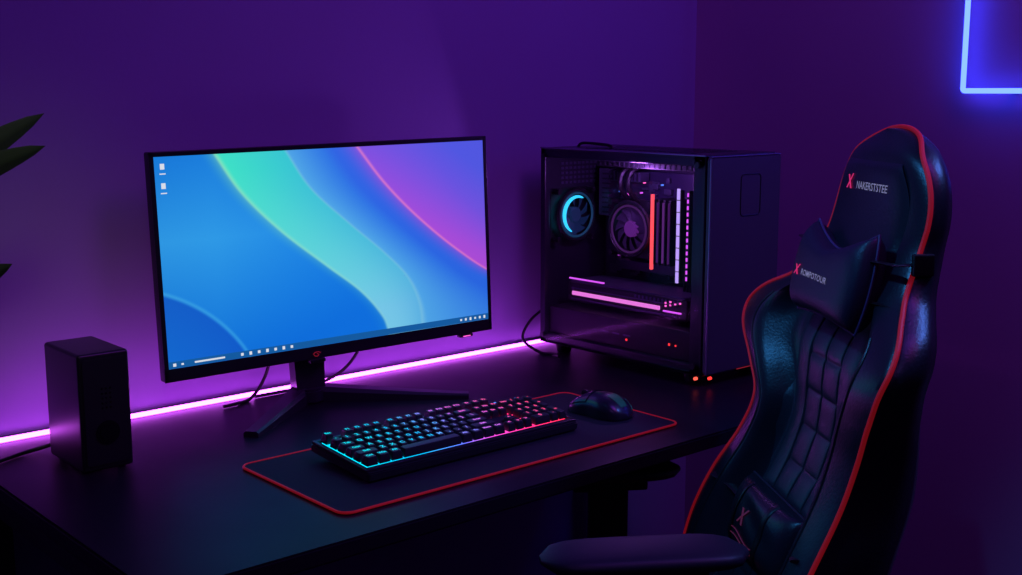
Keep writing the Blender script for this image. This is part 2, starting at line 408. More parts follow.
for sx in (-1, 1):
    b = N(); box(b, (sx*0.16, 0.055, 0.006), (0.03, 0.012, 0.0115), 0.001); obj('tilt_foot', b, M_cable, kb)
mk = bpy.data.materials.new('key_backlight'); mk.use_nodes = True; nt = mk.node_tree; pr = nt.nodes['Principled BSDF']
pr.inputs['Base Color'].default_value = (0.01, 0.01, 0.01, 1)
tcn = nt.nodes.new('ShaderNodeTexCoord'); sep = nt.nodes.new('ShaderNodeSeparateXYZ'); ad = nt.nodes.new('ShaderNodeMath'); ad.operation = 'MULTIPLY_ADD'
ad.inputs[1].default_value = 2.45; ad.inputs[2].default_value = 0.5
rp = nt.nodes.new('ShaderNodeValToRGB')
cr = rp.color_ramp; cr.elements[0].position = 0.0; cr.elements[0].color = (0.0, 0.36, 0.46, 1); cr.elements[1].position = 1.0; cr.elements[1].color = (0.85, 0.02, 0.05, 1)
for ps, c in ((0.28, (0.0, 0.26, 0.52, 1)), (0.46, (0.07, 0.10, 0.65, 1)), (0.60, (0.50, 0.04, 0.42, 1)), (0.78, (0.80, 0.02, 0.16, 1))):
    e = cr.elements.new(ps); e.color = c
nt.links.new(tcn.outputs['Object'], sep.inputs[0]); nt.links.new(sep.outputs['X'], ad.inputs[0]); nt.links.new(ad.outputs[0], rp.inputs[0])
nt.links.new(rp.outputs[0], pr.inputs['Emission Color']); pr.inputs['Emission Strength'].default_value = 2.4
b = N(); box(b, (0, 0.0035, 0.0138), (22.5*U-0.006, 0.117, 0.0015), 0, M=KT); obj('backlight_plate', b, mk, kb, smooth=False)
def ramp(t):
    st_ = [(0.0, (0.0, 0.72, 0.82)), (0.28, (0.0, 0.50, 0.95)), (0.44, (0.18, 0.25, 1.0)), (0.58, (0.75, 0.12, 0.85)), (0.78, (1.0, 0.10, 0.38)), (1.0, (1.0, 0.06, 0.12))]
    for (a, x), (c, y) in zip(st_, st_[1:]):
        if t <= c: return tuple(p+(q-p)*(t-a)/(c-a) for p, q in zip(x, y))
    return st_[-1][1]
bands = [glow('legend_light_%d' % k, ramp(k/11), 1.25) for k in range(12)]
M_key = mat('keycap', (0.035, 0.035, 0.046), 0.38, bump=0.05)
rows = [
 [('Esc', 1), (None, 1), ('F1', 1), ('F2', 1), ('F3', 1), ('F4', 1), (None, .5), ('F5', 1), ('F6', 1), ('F7', 1), ('F8', 1), (None, .5), ('F9', 1), ('F10', 1), ('F11', 1), ('F12', 1), (None, .25), ('Pr', 1), ('Sc', 1), ('Pa', 1)],
 [(c, 1) for c in '`1234567890-='] + [('Back', 2), (None, .25), ('In', 1), ('Ho', 1), ('Pu', 1), (None, .25), ('Nm', 1), ('/', 1), ('*', 1), ('-', 1)],
 [('Tab', 1.5)] + [(c, 1) for c in 'QWERTYUIOP[]'] + [('\\', 1.5), (None, .25), ('De', 1), ('En', 1), ('Pd', 1), (None, .25), ('7', 1), ('8', 1), ('9', 1), ('+', -1)],
 [('Caps', 1.75)] + [(c, 1) for c in "ASDFGHJKL;'"] + [('Enter', 2.25), (None, 3.5), ('4', 1), ('5', 1), ('6', 1)],
 [('Shift', 2.25)] + [(c, 1) for c in 'ZXCVBNM,./'] + [('Shift', 2.75), (None, 1.25), ('^', 1), (None, 1.25), ('1', 1), ('2', 1), ('3', 1), ('=', -1)],
 [('Ctrl', 1.25), ('Win', 1.25), ('Alt', 1.25), ('', 6.25), ('Alt', 1.25), ('Fn', 1.25), ('Menu', 1.25), ('Ctrl', 1.25), (None, .25), ('<', 1), ('v', 1), ('>', 1), (None, .25), ('0', 2), ('.', 1)],
]
for r, row in enumerate(rows):
    x = x0k; yb = ytop - r*DP - (0.0 if r == 0 else 0.005)
    for lab, w in row:
        if lab is None: x += w*U; continue
        tall = w < 0; w = abs(w)
        cx = x+w*U/2; hx = w*U/2-0.0015; hy = DP/2-0.0017; cy = yb-DP/2
        if tall: cy -= DP/2; hy = DP-0.0017
        h = prof[r]
        b = N()
        K = KT @ T((cx, cy, 0.0158))
        rg = []
        for (ix, iy, z, rr) in ((0, 0, 0, 0.001), (0.0005, 0.0005, h*0.5, 0.0015), (0.0016, 0.0017, h-0.0008, 0.002), (0.0024, 0.0025, h, 0.002)):
            rg.append([(px, py, z) for px, py in rrect(-hx+ix, -hy+iy, hx-ix, hy-iy, rr, 2)])
        loft(b, rg, M=K)
        t = min(1, max(0, (cx/0.40+0.5) + (0.04 if r < 2 else 0)))
        if lab:
            sz = 0.0102 if len(lab) == 1 else (0.0074 if len(lab) <= 3 else 0.0066)
            text(b, lab, sz, K @ T((0, 0.0004, h+0.0002)), 1, 0.0, 0.00025)
        obj('key', b, [M_key, bands[int(t*11)]], kb)
        x += w*U

# ------------------------------------------------------------ mouse
M_mouse = mat('mouse_shell', (0.016, 0.024, 0.036), 0.3, rvar=0.04, coat=0.3)  # blue-teal sheen is tinted into the shell colour
ms_ = thing('computer_mouse', 'black gaming mouse with soft blue sheen at the right end of the mat', 'mouse', (1.410, 1.376, DZ+0.0035), (0, 0, R(4)))
def mp(u, v, off=0.0):
    y = -0.060+0.120*u
    hw = 0.034*(1-abs(2*u-1)**3.2)**0.42*(1-0.10*math.exp(-((u-0.55)/0.16)**2)) + 0.0004
    H = 0.038*(math.sin(PI*min(1, (u*0.86+0.10)))**0.75)*(1-0.15*u)
    H = max(0.004, H*(1-abs(2*u-1)**6)**0.5)
    a = PI*v
    x = -hw*math.cos(a); z = 0.003+H*math.sin(a)**0.62
    nrm = Vector((-math.cos(a), 0, math.sin(a)))
    return Vector((x, y, z))+nrm*off
b = N(); grid(b, 30, 20, lambda u, v: mp(u, v))
prism(b, [(mp(u, 0).x*0.97, mp(u, 0).y*0.97) for u in [i/24 for i in range(25)]]+[(mp(u, 1).x*0.97, mp(u, 1).y*0.97) for u in [i/24 for i in range(24, -1, -1)]][1:-1], 0.004)
obj('body', b, M_mouse, ms_)
for v0, v1 in ((0.16, 0.475), (0.525, 0.84)):
    b = N(); grid(b, 14, 8, lambda u, v: mp(0.58+0.38*u, v0+(v1-v0)*v, 0.0016), thick=(0, 0, -0.002)); obj('button', b, M_mouse, ms_)
b = N(); cyl(b, (0, 0.034, 0.027), 0.008, 0.006, 'X', seg=20, bev=0.001); obj('scroll_wheel', b, M_cable, ms_)
b = N(); grid(b, 16, 2, lambda u, v: mp(0.05+0.50*u, 0.80+0.012*v, 0.0006))
obj('sheen_line', b, glow('mouse_blue', (0.02, 0.16, 0.28), 1.0), ms_)  # faint emissive line painting a blue sheen on the shell
b = N(); grid(b, 10, 8, lambda u, v: mp(0.08+0.24*u, 0.40+0.20*v, 0.0006)); obj('palm_sheen', b, glow('mouse_teal', (0.0, 0.03, 0.045), 0.8), ms_)  # dim emissive patch standing in for sheen on the back

# ------------------------------------------------------------ computer tower
pc = thing('computer_tower', 'black desktop computer with glass side and glowing parts inside', 'computer', (1.788, 1.606, DZ))
hx, hy, z0, z1 = 0.105, 0.217, 0.020, 0.425
b = N()
box(b, (0, 0, z0+0.004), (2*hx, 2*hy, 0.008), 0.002)
box(b, (0.003, 0, z1-0.006), (2*hx-0.006, 2*hy-0.004, 0.012), 0.003)
box(b, (0, hy-0.003, (z0+z1)/2), (2*hx-0.004, 0.006, z1-z0-0.01), 0.001)
box(b, (hx-0.003, 0, (z0+z1)/2), (0.006, 2*hy-0.004, z1-z0-0.01), 0.001)
box(b, (-hx+0.006, hy-0.007, (z0+z1)/2), (0.012, 0.014, z1-z0), 0.002)
box(b, (-hx+0.006, -hy+0.014, (z0+z1)/2), (0.012, 0.028, z1-z0), 0.002)
box(b, (-hx+0.006, 0, z1-0.010), (0.012, 2*hy, 0.020), 0.002)
box(b, (-hx+0.006, 0, z0+0.010), (0.012, 2*hy, 0.020), 0.002)
obj('case_frame', b, M_case, pc)
b = N(); prism(b, rrect(-hx+0.002, z0+0.003, hx-0.002, z1-0.002, 0.008), 0.012, 0.003, M=T((0, -hy, 0)) @ Rx(90)); fpn = obj('front_panel', b, M_front, pc)
M_edgelit = mat('painted_edge_highlight', (0.28, 0.25, 0.40), 0.25, 0.6, rvar=0.03)  # paler colour that stands in for highlights along the tower edges
M_badge = mat('badge_outline', (0.02, 0.02, 0.03), 0.3, 0.3, rvar=0.03)
b = N()
tube(b, [(x, -hy-0.0122, z) for x, z in rrect(-0.018, 0.312, 0.040, 0.388, 0.008, 4)], 0.0013, 6, closed=True)
obj('badge_plate', b, M_badge, fpn)
b = N(); box(b, (-hx-0.0025, 0.0, (z0+z1)/2+0.0), (0.004, 2*hy-0.012, z1-z0-0.012)); obj('glass_panel', b, M_glass, pc, smooth=False)
for sy in (-1, 1):
    for sz in (z0+0.018, z1-0.018):
        b = N(); cyl(b, (-hx-0.006, sy*(hy-0.014), sz), 0.006, 0.004, 'X', seg=20, bev=0.001); obj('thumb_screw', b, M_metal, pc)
for sx in (-1, 1):
    for sy in (-1, 1):
        b = N(); cyl(b, (sx*0.075, sy*0.175, 0.010), 0.015, 0.020, r2=0.018, seg=20, bev=0.002); obj('foot', b, M_blk, pc)
b = N(); tube(b, spline([(-0.03, 0.085, z1-0.001), (-0.03, 0.09, z1+0.004), (-0.03, 0.11, z1+0.007), (-0.03, 0.17, z1+0.008), (-0.03, 0.185, z1-0.001)], 5), 0.003, 8)
obj('top_handle', b, M_blk, pc)
b = N()
for k in range(22): box(b, (0.0, -0.15+0.013*k, z1+0.0005), (0.13, 0.006, 0.001))
obj('top_vent', b, M_gloss, pc)
b = N(); box(b, (-hx-0.0005, 0, z1-0.0005), (0.003, 2*hy, 0.003), 0.0008); box(b, (-hx+0.0015, -hy-0.0115, (z0+z1)/2), (0.003, 0.003, z1-z0-0.01), 0.0008); box(b, (0, -hy-0.011, z1-0.0025), (2*hx-0.01, 0.003, 0.002), 0.0006)
obj('edge_highlight', b, M_edgelit, pc)  # thin pale strips added to paint highlights on the case edges
b = N(); box(b, (0.072, 0.035, 0.245), (0.004, 0.33, 0.30), 0.001)
box(b, (0.066, 0.07, 0.255), (0.006, 0.235, 0.24), 0.001, mi=1)
for k in range(70):
    yy = -0.04+0.21*random.random(); zz = 0.15+0.21*random.random(); box(b, (0.060, yy, zz), (0.010, 0.006+0.016*random.random(), 0.004+0.014*random.random()), 0.001, mi=2)
box(b, (0.045, 0.165, 0.33), (0.035, 0.03, 0.10), 0.003, mi=2)
box(b, (0.045, 0.12, 0.365), (0.03, 0.11, 0.022), 0.003, mi=2)
for k in range(9): box(b, (0.0265, 0.155+0.0, 0.288+0.010*k), (0.002, 0.026, 0.004), 0.0005, mi=0)
for k in range(10): box(b, (0.0295, 0.072+0.010*k, 0.365), (0.002, 0.004, 0.018), 0.0005, mi=0)
for k in range(4): box(b, (0.05, -0.07, 0.17+0.05*k), (0.02, 0.012, 0.03), 0.002, mi=2)
box(b, (0.052, 0.05, 0.180), (0.02, 0.16, 0.020), 0.002, mi=2)
obj('motherboard', b, [M_case, M_pcb, M_chip], pc)
b = N(); box(b, (-0.002, 0.0, 0.066), (0.18, 0.405, 0.062), 0.003)
sh = obj('power_supply_shroud', b, M_blk, pc)
for k in range(3):
    b = N(); box(b, (-0.0925, -0.02+0.03*k, 0.066), (0.001, 0.018, 0.003)); obj('vent_slot', b, M_chip, sh)
for k in range(3):
    b = N(); tube(b, spline([(0.055, -0.085-0.010*k, 0.31-0.02*k), (0.02, -0.10-0.006*k, 0.27), (-0.01, -0.098-0.006*k, 0.20), (0.0, -0.085-0.008*k, 0.15)], 6), 0.0028, 6); obj('power_cable', b, M_blk2, pc)
def fan(name, M, r, ringmat, arc=(0, 360), dimmat=None, blades=9, hubm=M_blk, bladem=None, ar=0.0032):
    rt = N()
    t = bmesh.new(); prism(t, rrect(-r*1.14, -r*1.14, r*1.14, r*1.14, r*0.12), 0.004); merge(rt, t, T((0, 0, -0.024)))
    for sx in (-1, 1):
        for sy in (-1, 1): cyl(rt, (sx*r*1.0, sy*r*1.0, -0.012), 0.006, 0.024, seg=12)
    tube(rt, [(math.cos(2*PI*k/40)*r*1.05, math.sin(2*PI*k/40)*r*1.05, -0.002) for k in range(40)], 0.0045, 6, closed=True)
    bmesh.ops.transform(rt, matrix=M, verts=rt.verts)
    fo = obj(name, rt, M_blk, pc)
    if dimmat:
        g = N(); tube(g, [(math.cos(2*PI*k/48)*r*0.91, math.sin(2*PI*k/48)*r*0.91, -0.001) for k in range(48)], 0.0024, 8, closed=True, M=M); obj('ring_rim', g, dimmat, fo)
    if ringmat:
        a0, a1 = arc
        g = N(); tube(g, [(math.cos(R(a0+(a1-a0)*k/30))*r*0.76, math.sin(R(a0+(a1-a0)*k/30))*r*0.76, 0.001) for k in range(31)], [0.0008+ar*math.sin(PI*k/30)**0.5 for k in range(31)], 8, M=M); obj('light_arc', g, ringmat, fo)
    g = N()
    for k in range(blades):
        A = Rz(360*k/blades)
        def bf(u, v):
            rr = r*(0.26+0.60*u); an = R(-18+33*v + 22*u); return Vector((rr*math.cos(an), rr*math.sin(an), -0.016+0.010*v))
        grid(g, 4, 4, bf, M=M @ A, thick=None)
    obj('blades', g, bladem or M_chip, fo)
    g = N(); cyl(g, (0, 0, -0.010), r*0.32, 0.014, bev=0.002, M=M); obj('hub', g, hubm, fo)
    return fo
G_blade_blue = mat('blade_blue', (0.02, 0.035, 0.07), 0.5, emit=(0.002, 0.010, 0.035), strength=1.0, bump=0.02)
G_blade_pur = mat('blade_purple', (0.016, 0.010, 0.03), 0.6, emit=(0.012, 0.003, 0.030), strength=1.0, bump=0.02)
G_hub_pur = mat('hub_purple', (0.03, 0.02, 0.06), 0.5, emit=(0.09, 0.012, 0.15), strength=1.0, bump=0.02)
G_hub_blue = mat('hub_blue', (0.02, 0.04, 0.08), 0.5, emit=(0.003, 0.012, 0.035), strength=1.0, bump=0.02)
fan('rear_fan', T((-0.025, 0.190, 0.283)) @ Rx(90), 0.050, G_cyan, (65, 245), G_cyandim, bladem=G_blade_blue, hubm=G_hub_blue)
fan('cooler_fan', T((-0.005, 0.062, 0.262)) @ Ry(-90), 0.052, None, (215, 285), G_magdim, blades=11, bladem=G_blade_pur, hubm=G_hub_pur)
b = N(); box(b, (0.038, 0.06, 0.262), (0.035, 0.095, 0.095), 0.003)
for k in range(6): box(b, (0.018+0.007*k, 0.06, 0.262), (0.002, 0.11, 0.11))
obj('heat_sink', b, M_chip, pc)
for dy in (0, 0.022):
    b = N(); tube(b, spline([(0.02, 0.055+dy, 0.31), (-0.01, 0.06+dy, 0.35), (0.0, 0.05+dy, 0.385), (0.02, -0.02+dy, 0.40)], 6), 0.006, 8)
    obj('coolant_hose', b, M_cable, pc)
b = N(); box(b, (0.0, -0.03, 0.400), (0.11, 0.27, 0.020), 0.002)
for k in range(20): box(b, (-0.0555, -0.155+0.0132*k, 0.400), (0.001, 0.004, 0.016), mi=1)
obj('radiator', b, [M_blk, M_blk2], pc)
G_memdim = glow('memory_dim', (0.05, 0.008, 0.09), 1.0)
for k in range(4):
    yy = -0.004-0.0145*k
    b = N(); box(b, (0.025, yy, 0.262), (0.06, 0.006, 0.13), 0.001); m_ = obj('memory_stick', b, M_blk, pc)
    b = N(); box(b, (-0.007, yy, 0.262), (0.006, (0.0050, 0.0015, 0.0015, 0.0015)[k], 0.150 if k == 0 else 0.120), 0.0004); obj('light_bar', b, (G_redl, G_memdim, G_dim, G_memdim)[k], m_)
b = N(); box(b, (-0.012, 0.015, 0.128), (0.104, 0.325, 0.040), 0.004, 3); box(b, (-0.012, 0.015, 0.150), (0.098, 0.31, 0.004), 0.001, mi=1)
for k in range(12): box(b, (-0.0645, -0.125+0.010*k, 0.141), (0.001, 0.005, 0.006), mi=1)
box(b, (-0.065, 0.02, 0.114), (0.002, 0.29, 0.003), mi=1)
box(b, (-0.065, 0.02, 0.136), (0.002, 0.29, 0.002), mi=1)
gp = obj('graphics_card', b, [M_blk, M_chip], pc)
b = N(); box(b, (-0.066, 0.040, 0.126), (0.004, 0.240, 0.008), 0.001); obj('light_bar', b, glow('gpu_pink', (0.95, 0.22, 0.80), 1.0), gp)
b = N(); box(b, (-0.06, 0.125, 0.155), (0.003, 0.10, 0.003), 0.0005); obj('light_edge', b, G_mag, gp)
b = N(); box(b, (-0.066, -0.112, 0.122), (0.003, 0.045, 0.003), 0.0005); obj('light_edge', b, G_mag, gp)
G_lavblue = glow('glow_lavender_blue', (0.55, 0.38, 1.0), 1.1)
for k, (yy, mm, w_) in enumerate(((-0.122, G_lavblue, 0.0060), (-0.145, G_mag, 0.0025))):
    b = N(); box(b, (-0.060, yy, 0.268), (0.010, w_+0.006, 0.175), 0.002); s_ = obj('light_column', b, M_blk, pc)
    n_ = 8 if k == 0 else 14
    for j in range(n_):
        b = N(); box(b, (-0.0660, yy, 0.190+0.158*j/(n_-1)), (0.003, w_, 0.158/(n_-1)*(0.92 if k == 0 else 0.6)), 0.0003)
        obj('light_segment', b, mm, s_)
b = N(); box(b, (-0.01, -0.19, 0.245), (0.12, 0.02, 0.33), 0.003)
for k in range(3): tube(b, [(-0.012+math.cos(a)*0.05, -0.178, 0.135+0.105*k+math.sin(a)*0.05) for a in [2*PI*q/32 for q in range(32)]], 0.003, 6, closed=True)
obj('front_fan_bank', b, M_blk, pc)
for k in range(9):
    b = N(); box(b, (0.052, 0.118, 0.20+0.018*k), (0.004, 0.004, 0.005)); obj('status_light', b, G_mag, pc)
for k in range(16):
    b = N(); box(b, (0.053, -0.03+0.18*random.random(), 0.165+0.20*random.random()), (0.006, 0.003, 0.003)); obj('status_light', b, (G_blue, G_pink, G_mag)[k % 3], pc)
for k in range(6):
    b = N(); box(b, (-0.0655, -0.095-0.012*(k % 4), 0.138-0.006*(k//4)+0.003*(k % 2)), (0.003, 0.003, 0.003)); obj('slot_light', b, G_pink, gp)
for yy, zz, s_ in ((-0.02, 0.058, .004), (-0.13, 0.066, .004), (-0.146, 0.066, .003)):
    b = N(); box(b, (-0.0935, yy, zz), (0.001, s_, s_)); obj('shroud_light', b, G_red2, pc)
b = N(); cyl(b, (-hx-0.001, -hy+0.010, z0-0.004), 0.003, 0.006, 'X', seg=12); obj('base_light', b, G_org, pc)
b = N(); cyl(b, (-hx+0.02, -hy-0.006, z0-0.004), 0.003, 0.006, 'X', seg=12); obj('base_light', b, G_red2, pc)
b = N(); box(b, (0.035, -hy-0.0125, z0+0.004), (0.10, 0.0015, 0.0012)); obj('base_light_line', b, glow('dim_red', (0.22, 0.01, 0.02), 1.0), pc)
b = N()
for j in range(5):
    for k in range(9): box(b, (-0.05+0.012*k, 0.2095, 0.350+0.010*j), (0.008, 0.001, 0.005))
obj('rear_grille', b, M_chip, pc)

# ------------------------------------------------------------ cables
def cable(label, pts, r=0.0028, name='cable'):
    b = N(); tube(b, spline(pts, 8), r, 8)
    return tag(obj(name, b, M_cable), label, 'cable')
cable('black cable dropping from the monitor back to the desk, left of the stand', [(1.065, 1.850, 0.88), (1.060, 1.856, 0.81), (1.045, 1.857, 0.770), (1.015, 1.850, 0.7445), (0.98, 1.838, 0.7435), (0.955, 1.835, 0.7435)], 0.0030)
cable('thin black cable curving from the monitor back down behind the stand', [(1.28, 1.852, 0.90), (1.265, 1.860, 0.82), (1.225, 1.862, 0.768), (1.16, 1.862, 0.7445), (1.08, 1.861, 0.7435), (1.03, 1.861, 0.7435)], 0.0030)
cable('black cables bunched on the desk behind the computer tower', [(1.72, 1.838, 0.83), (1.68, 1.85, 0.80), (1.655, 1.845, 0.765), (1.66, 1.80, 0.7435), (1.67, 1.765, 0.7435), (1.66, 1.74, 0.7435)], 0.003)
cable('black cable trailing off the desk behind the box speaker', [(0.66, 1.768, 0.765), (0.64, 1.785, 0.75), (0.60, 1.79, 0.7435), (0.555, 1.77, 0.7435), (0.527, 1.765, 0.7435), (0.515, 1.765, 0.735), (0.508, 1.765, 0.60)], 0.003)

# ------------------------------------------------------------ gaming chair
ch = thing('gaming_chair', 'black leather racing style gaming chair with red piping beside the desk', 'chair', (1.10, 1.125, 0), (0, 0, R(-124.3)))
YC = [(0.46, .155), (0.56, .193), (0.63, .220), (0.70, .252), (0.77, .286), (0.83, .303), (0.88, .306), (0.93, .312), (0.98, .338), (1.03, .372), (1.09, .400), (1.15, .412), (1.25, .415)]
WW = [(0.46, .150), (0.53, .172), (0.58, .198), (0.64, .215), (0.70, .212), (0.77, .188), (0.83, .176), (0.875, .212), (0.915, .258), (0.945, .276), (0.965, .270), (0.985, .240), (1.005, .190), (1.03, .155), (1.08, .147), (1.12, .146)]
WN = [(0.46, .150), (0.53, .172), (0.58, .195), (0.64, .208), (0.70, .208), (0.77, .202), (0.83, .206), (0.875, .222), (0.915, .238), (0.945, .244), (0.965, .238), (0.985, .222), (1.005, .196), (1.03, .168), (1.08, .148), (1.12, .146)]
TK = [(0.46, .165), (0.6, .148), (0.75, .124), (0.86, .098), (0.95, .080), (1.02, .064), (1.10, .050), (1.25, .044)]
ZT = 1.230; ZB = 1.10
def Wf(z):
    if z <= 1.11: return lin(WW, z)
    return max(0.004, 0.146*(1-((z-ZB)/(ZT-ZB))**2.3)**0.5)
def wp(p):       # the near bolster line is slightly straighter than the far one
    x, y, z = p
    if x > 0 and z < 1.11: x *= 1+(lin(WN, z)/lin(WW, z)-1)*sm(x/lin(WW, z), 0.35, 0.85)
    return (x, y, z)
def rec(z): return 1-sm(z, 0.97, 1.07)
def fy(x, z):
    W = Wf(z); s = min(1, abs(x)/W); r = rec(z)
    y = lin(YC, z) + r*0.050*(1-sm(s, 0.50, 0.72)) + 0.010*s**9
    y -= (1-r)*0.012*(1-s*s)
    y += 0.020*sm(z, 1.18, ZT)**2
    return y
def bsec(z):
    W = Wf(z); yc = lin(YC, z); th = lin(TK, z)-0.008*sm(z, 1.19, ZT)**2; pts = []
    for k in range(41):
        s = -1+2*k/40; pts.append((W*s, fy(W*s, z), z))
    ad_ = 0.018*rec(z)
    for s, q, c_ in ((1.02, .35, 0), (1.02, .6, 0), (0.96, .85, 0), (0.84, .98, .1), (0.6, 1.0, .8), (0.3, 1.02, 1), (0, 1.03, 1), (-0.3, 1.02, 1), (-0.6, 1.0, .8), (-0.84, .98, .1), (-0.96, .85, 0), (-1.02, .6, 0), (-1.02, .35, 0)):
        pts.append((W*s, max(yc+th*q+ad_*c_, fy(W, z)+0.004), z))
    return [wp(p) for p in pts]
zs = [0.46+0.65*i/80 for i in range(81)] + [ZB+(ZT-ZB)*math.sin(R(a)) for a in range(8, 90, 5)] + [ZT-0.00005]
b = N(); loft(b, [bsec(z) for z in zs])
br = obj('backrest', b, M_leather, ch, angle=60)
zp = [0.48+0.62*i/90 for i in range(91)] + [ZB+(ZT-ZB)*math.sin(R(a)) for a in range(4, 88, 4)]
base_ = [(Wf(z)*1.0, fy(Wf(z), z)-0.0005, z+0.002*sm(z, 1.18, ZT)) for z in zp]
pr_ = [wp(p) for p in base_]
pl_ = [(-x, y, z) for x, y, z in base_]
b = N(); tube(b, pr_+[(0, base_[-1][1], ZT+0.002)]+pl_[::-1], 0.0034, 8); obj('red_piping', b, M_red, ch)
def hpt(x, z, off=0.0):
    u = x/(Wf(z)*0.80); v = (z-1.045)/0.145
    e = max(0, (1-min(1, abs(u))**10)*(1-min(1, abs(2*v-1))**10))
    return fy(x, z)+0.003-0.009*e**0.5-off
def hp(u, v):
    z = 1.045+0.145*v; W = Wf(z)*0.80; s = -1+2*u; x = W*s*(1-0.10*(v**4))
    return Vector((x, hpt(x, z), z))
b = N(); grid(b, 32, 24, hp); hpn = obj('headrest_panel', b, M_leather, ch)
b = N()
def qp(u, v):
    z = 0.54+0.455*v; s = -1+2*u; hwp = min(0.108, 0.60*Wf(z)); x = hwp*s
    cu = abs(math.sin(PI*u*4))**0.18
    cv = abs(math.sin(PI*(z-0.50)/0.052))**0.18
    edge = 1-abs(s)**12
    base = lin(YC, z)+0.046*rec(z)+0.0*s
    yy = min(base, fy(x, z)-0.001)
    return Vector((x, yy-0.0075*cu*(cv if 0.25 < u < 0.75 else 1.0)*edge, z))
grid(b, 120, 200, qp); obj('quilted_panel', b, M_leather2, ch, angle=80)
for side in (1, -1):
    pp = []
    for i in range(50):
        z = 0.52+0.46*i/49; x = side*Wf(z)*0.74; pp.append(wp((x, fy(x, z)+0.0002, z)))
    b = N(); tube(b, pp, 0.0018, 6); obj('seam', b, M_blk, ch)
PILL = {}
def pillow(name, cx, cz, hw, hh, th, y0, wrap, m, bow=0.3, tilt=0, ex=4):
    b = N()
    MM = T((0, y0, cz)) @ Rx(tilt) @ T((0, -y0, -cz))
    def surf(s, t, sgn, off=0):
        Ht = hh*(1-bow+bow*abs(s)**1.5)
        Hb = hh*(0.86-0.12*bow+0.22*bow*abs(s)**1.6) if bow else hh*(1-0.15*abs(s)**10)
        H = Ht if t > 0 else Hb
        a = (max(0, 1-abs(s)**ex))**0.5*(max(0, 1-abs(t)**min(ex, 5)))**0.5
        return Vector((cx+hw*s*(1-(0.10 if bow else 0.05)*t*t), y0+wrap*s*s+sgn*(th*a+off)+(0.0015*math.sin(t*7+s*4)*(1-abs(s))*a if not bow else 0), cz+H*t))
    PILL[name] = (lambda x, z, off: surf((x-cx)/hw, (z-cz)/hh, -1, off), MM)
    grid(b, 52, 28, lambda u, v: surf(-1+2*u, -1+2*v, -1)); grid(b, 52, 28, lambda u, v: surf(-1+2*u, -1+2*v, 1)); bmesh.ops.remove_doubles(b, verts=b.verts, dist=1e-5)
    bmesh.ops.recalc_face_normals(b, faces=b.faces)
    bmesh.ops.transform(b, matrix=MM, verts=b.verts)
    o = obj(name, b, m, ch, angle=80)
    g = N(); ed = []
    for k in range(80):
        f_ = 4*k/80; q = int(f_); w_ = -1+2*(f_-q)
        s, t = ((w_, -1), (1, w_), (-w_, 1), (-1, -w_))[q]
        ed.append(MM @ surf(s, t, 0))
    tube(g, ed, 0.0020, 6, closed=True); obj('edge_piping', g, M_pipe2 if bow else M_leather2, o)
    return o
npz = 1.034
npy = lin(YC, npz)-0.024
npw = pillow('neck_pillow', 0.014, npz, 0.112, 0.068, 0.026, npy, 0.004, M_velvet, 0.46, tilt=-12, ex=9)
lpy = lin(YC, 0.67)+0.034
lp = pillow('lumbar_pillow', 0.012, 0.680, 0.112, 0.050, 0.030, lpy, 0.0, M_leather, 0.0, tilt=-18, ex=4)
for zz in (npz+0.034, npz-0.018):
    b = N(); pts = []
    for k in range(25):
        a = PI*k/24; pts.append((0.158*math.cos(a), npy+0.020+0.092*math.sin(a)**0.8, zz))
    tube(b, [(0.10, npy+0.004, zz)]+pts+[(-0.08, npy+0.004, zz)], 0.006, 8, flat=0.3)
    obj('pillow_strap', b, M_cable, ch)
b = N(); box(b, (0.160, npy+0.055, npz+0.034), (0.010, 0.028, 0.028), 0.003); obj('strap_buckle', b, M_blk, ch)
XP = ([(-.5, .5), (-.22, .5), (.5, -.5), (.22, -.5)], [(.5, .62), (.3, .62), (-.08, .06), (.02, -.08)], [(-.5, -.5), (-.28, -.5), (0.0, -.12), (-.12, .02)])
def lettering(name, s, size, x, z, fn, parent, m, MM=None, emblem=False, bold=0.0002):
    b = N()
    if emblem:
        for poly in XP:
            t = bmesh.new(); t.faces.new([t.verts.new((p[0]*size*1.15+p[1]*size*0.15, p[1]*size, 0)) for p in poly]); merge(b, t, None, 0)
    else: text(b, s, size, Matrix(), 0, 0.0, bold)
    for v in b.verts:
        px, pz = x+v.co.x, z+v.co.y; v.co = fn(px, pz)
    if MM is not None: bmesh.ops.transform(b, matrix=MM, verts=b.verts)
    return obj(name, b, m, parent, smooth=False)
hfn = lambda px, pz: Vector((px, hpt(px, pz, 0.0012), pz))
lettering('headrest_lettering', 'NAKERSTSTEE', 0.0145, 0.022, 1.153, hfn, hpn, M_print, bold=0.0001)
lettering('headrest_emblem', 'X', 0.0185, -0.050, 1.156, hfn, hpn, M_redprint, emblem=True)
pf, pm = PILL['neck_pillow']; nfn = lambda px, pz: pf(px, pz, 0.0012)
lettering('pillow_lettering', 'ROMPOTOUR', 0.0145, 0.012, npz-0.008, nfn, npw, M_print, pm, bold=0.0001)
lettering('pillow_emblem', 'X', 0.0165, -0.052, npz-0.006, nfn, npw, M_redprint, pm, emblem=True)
lf, lm = PILL['lumbar_pillow']; lfn = lambda px, pz: lf(px, pz, 0.0012)
M_dprint = mat('dull_red_print', (0.30, 0.05, 0.10), 0.5, emit=(0.2, 0.02, 0.05), strength=0.2, bump=0.02)
lettering('lumbar_emblem', 'X', 0.022, -0.01, 0.682, lfn, lp, M_dprint, lm, emblem=True)
b = N()
for zz in (0.648, 0.656):
    pp = [lm @ lf(-0.05+0.10*k/12, zz+0.003*math.sin(k*0.5), 0.001) for k in range(13)]; tube(b, pp, 0.0008, 5)
obj('lumbar_stitching', b, M_dprint, lp)
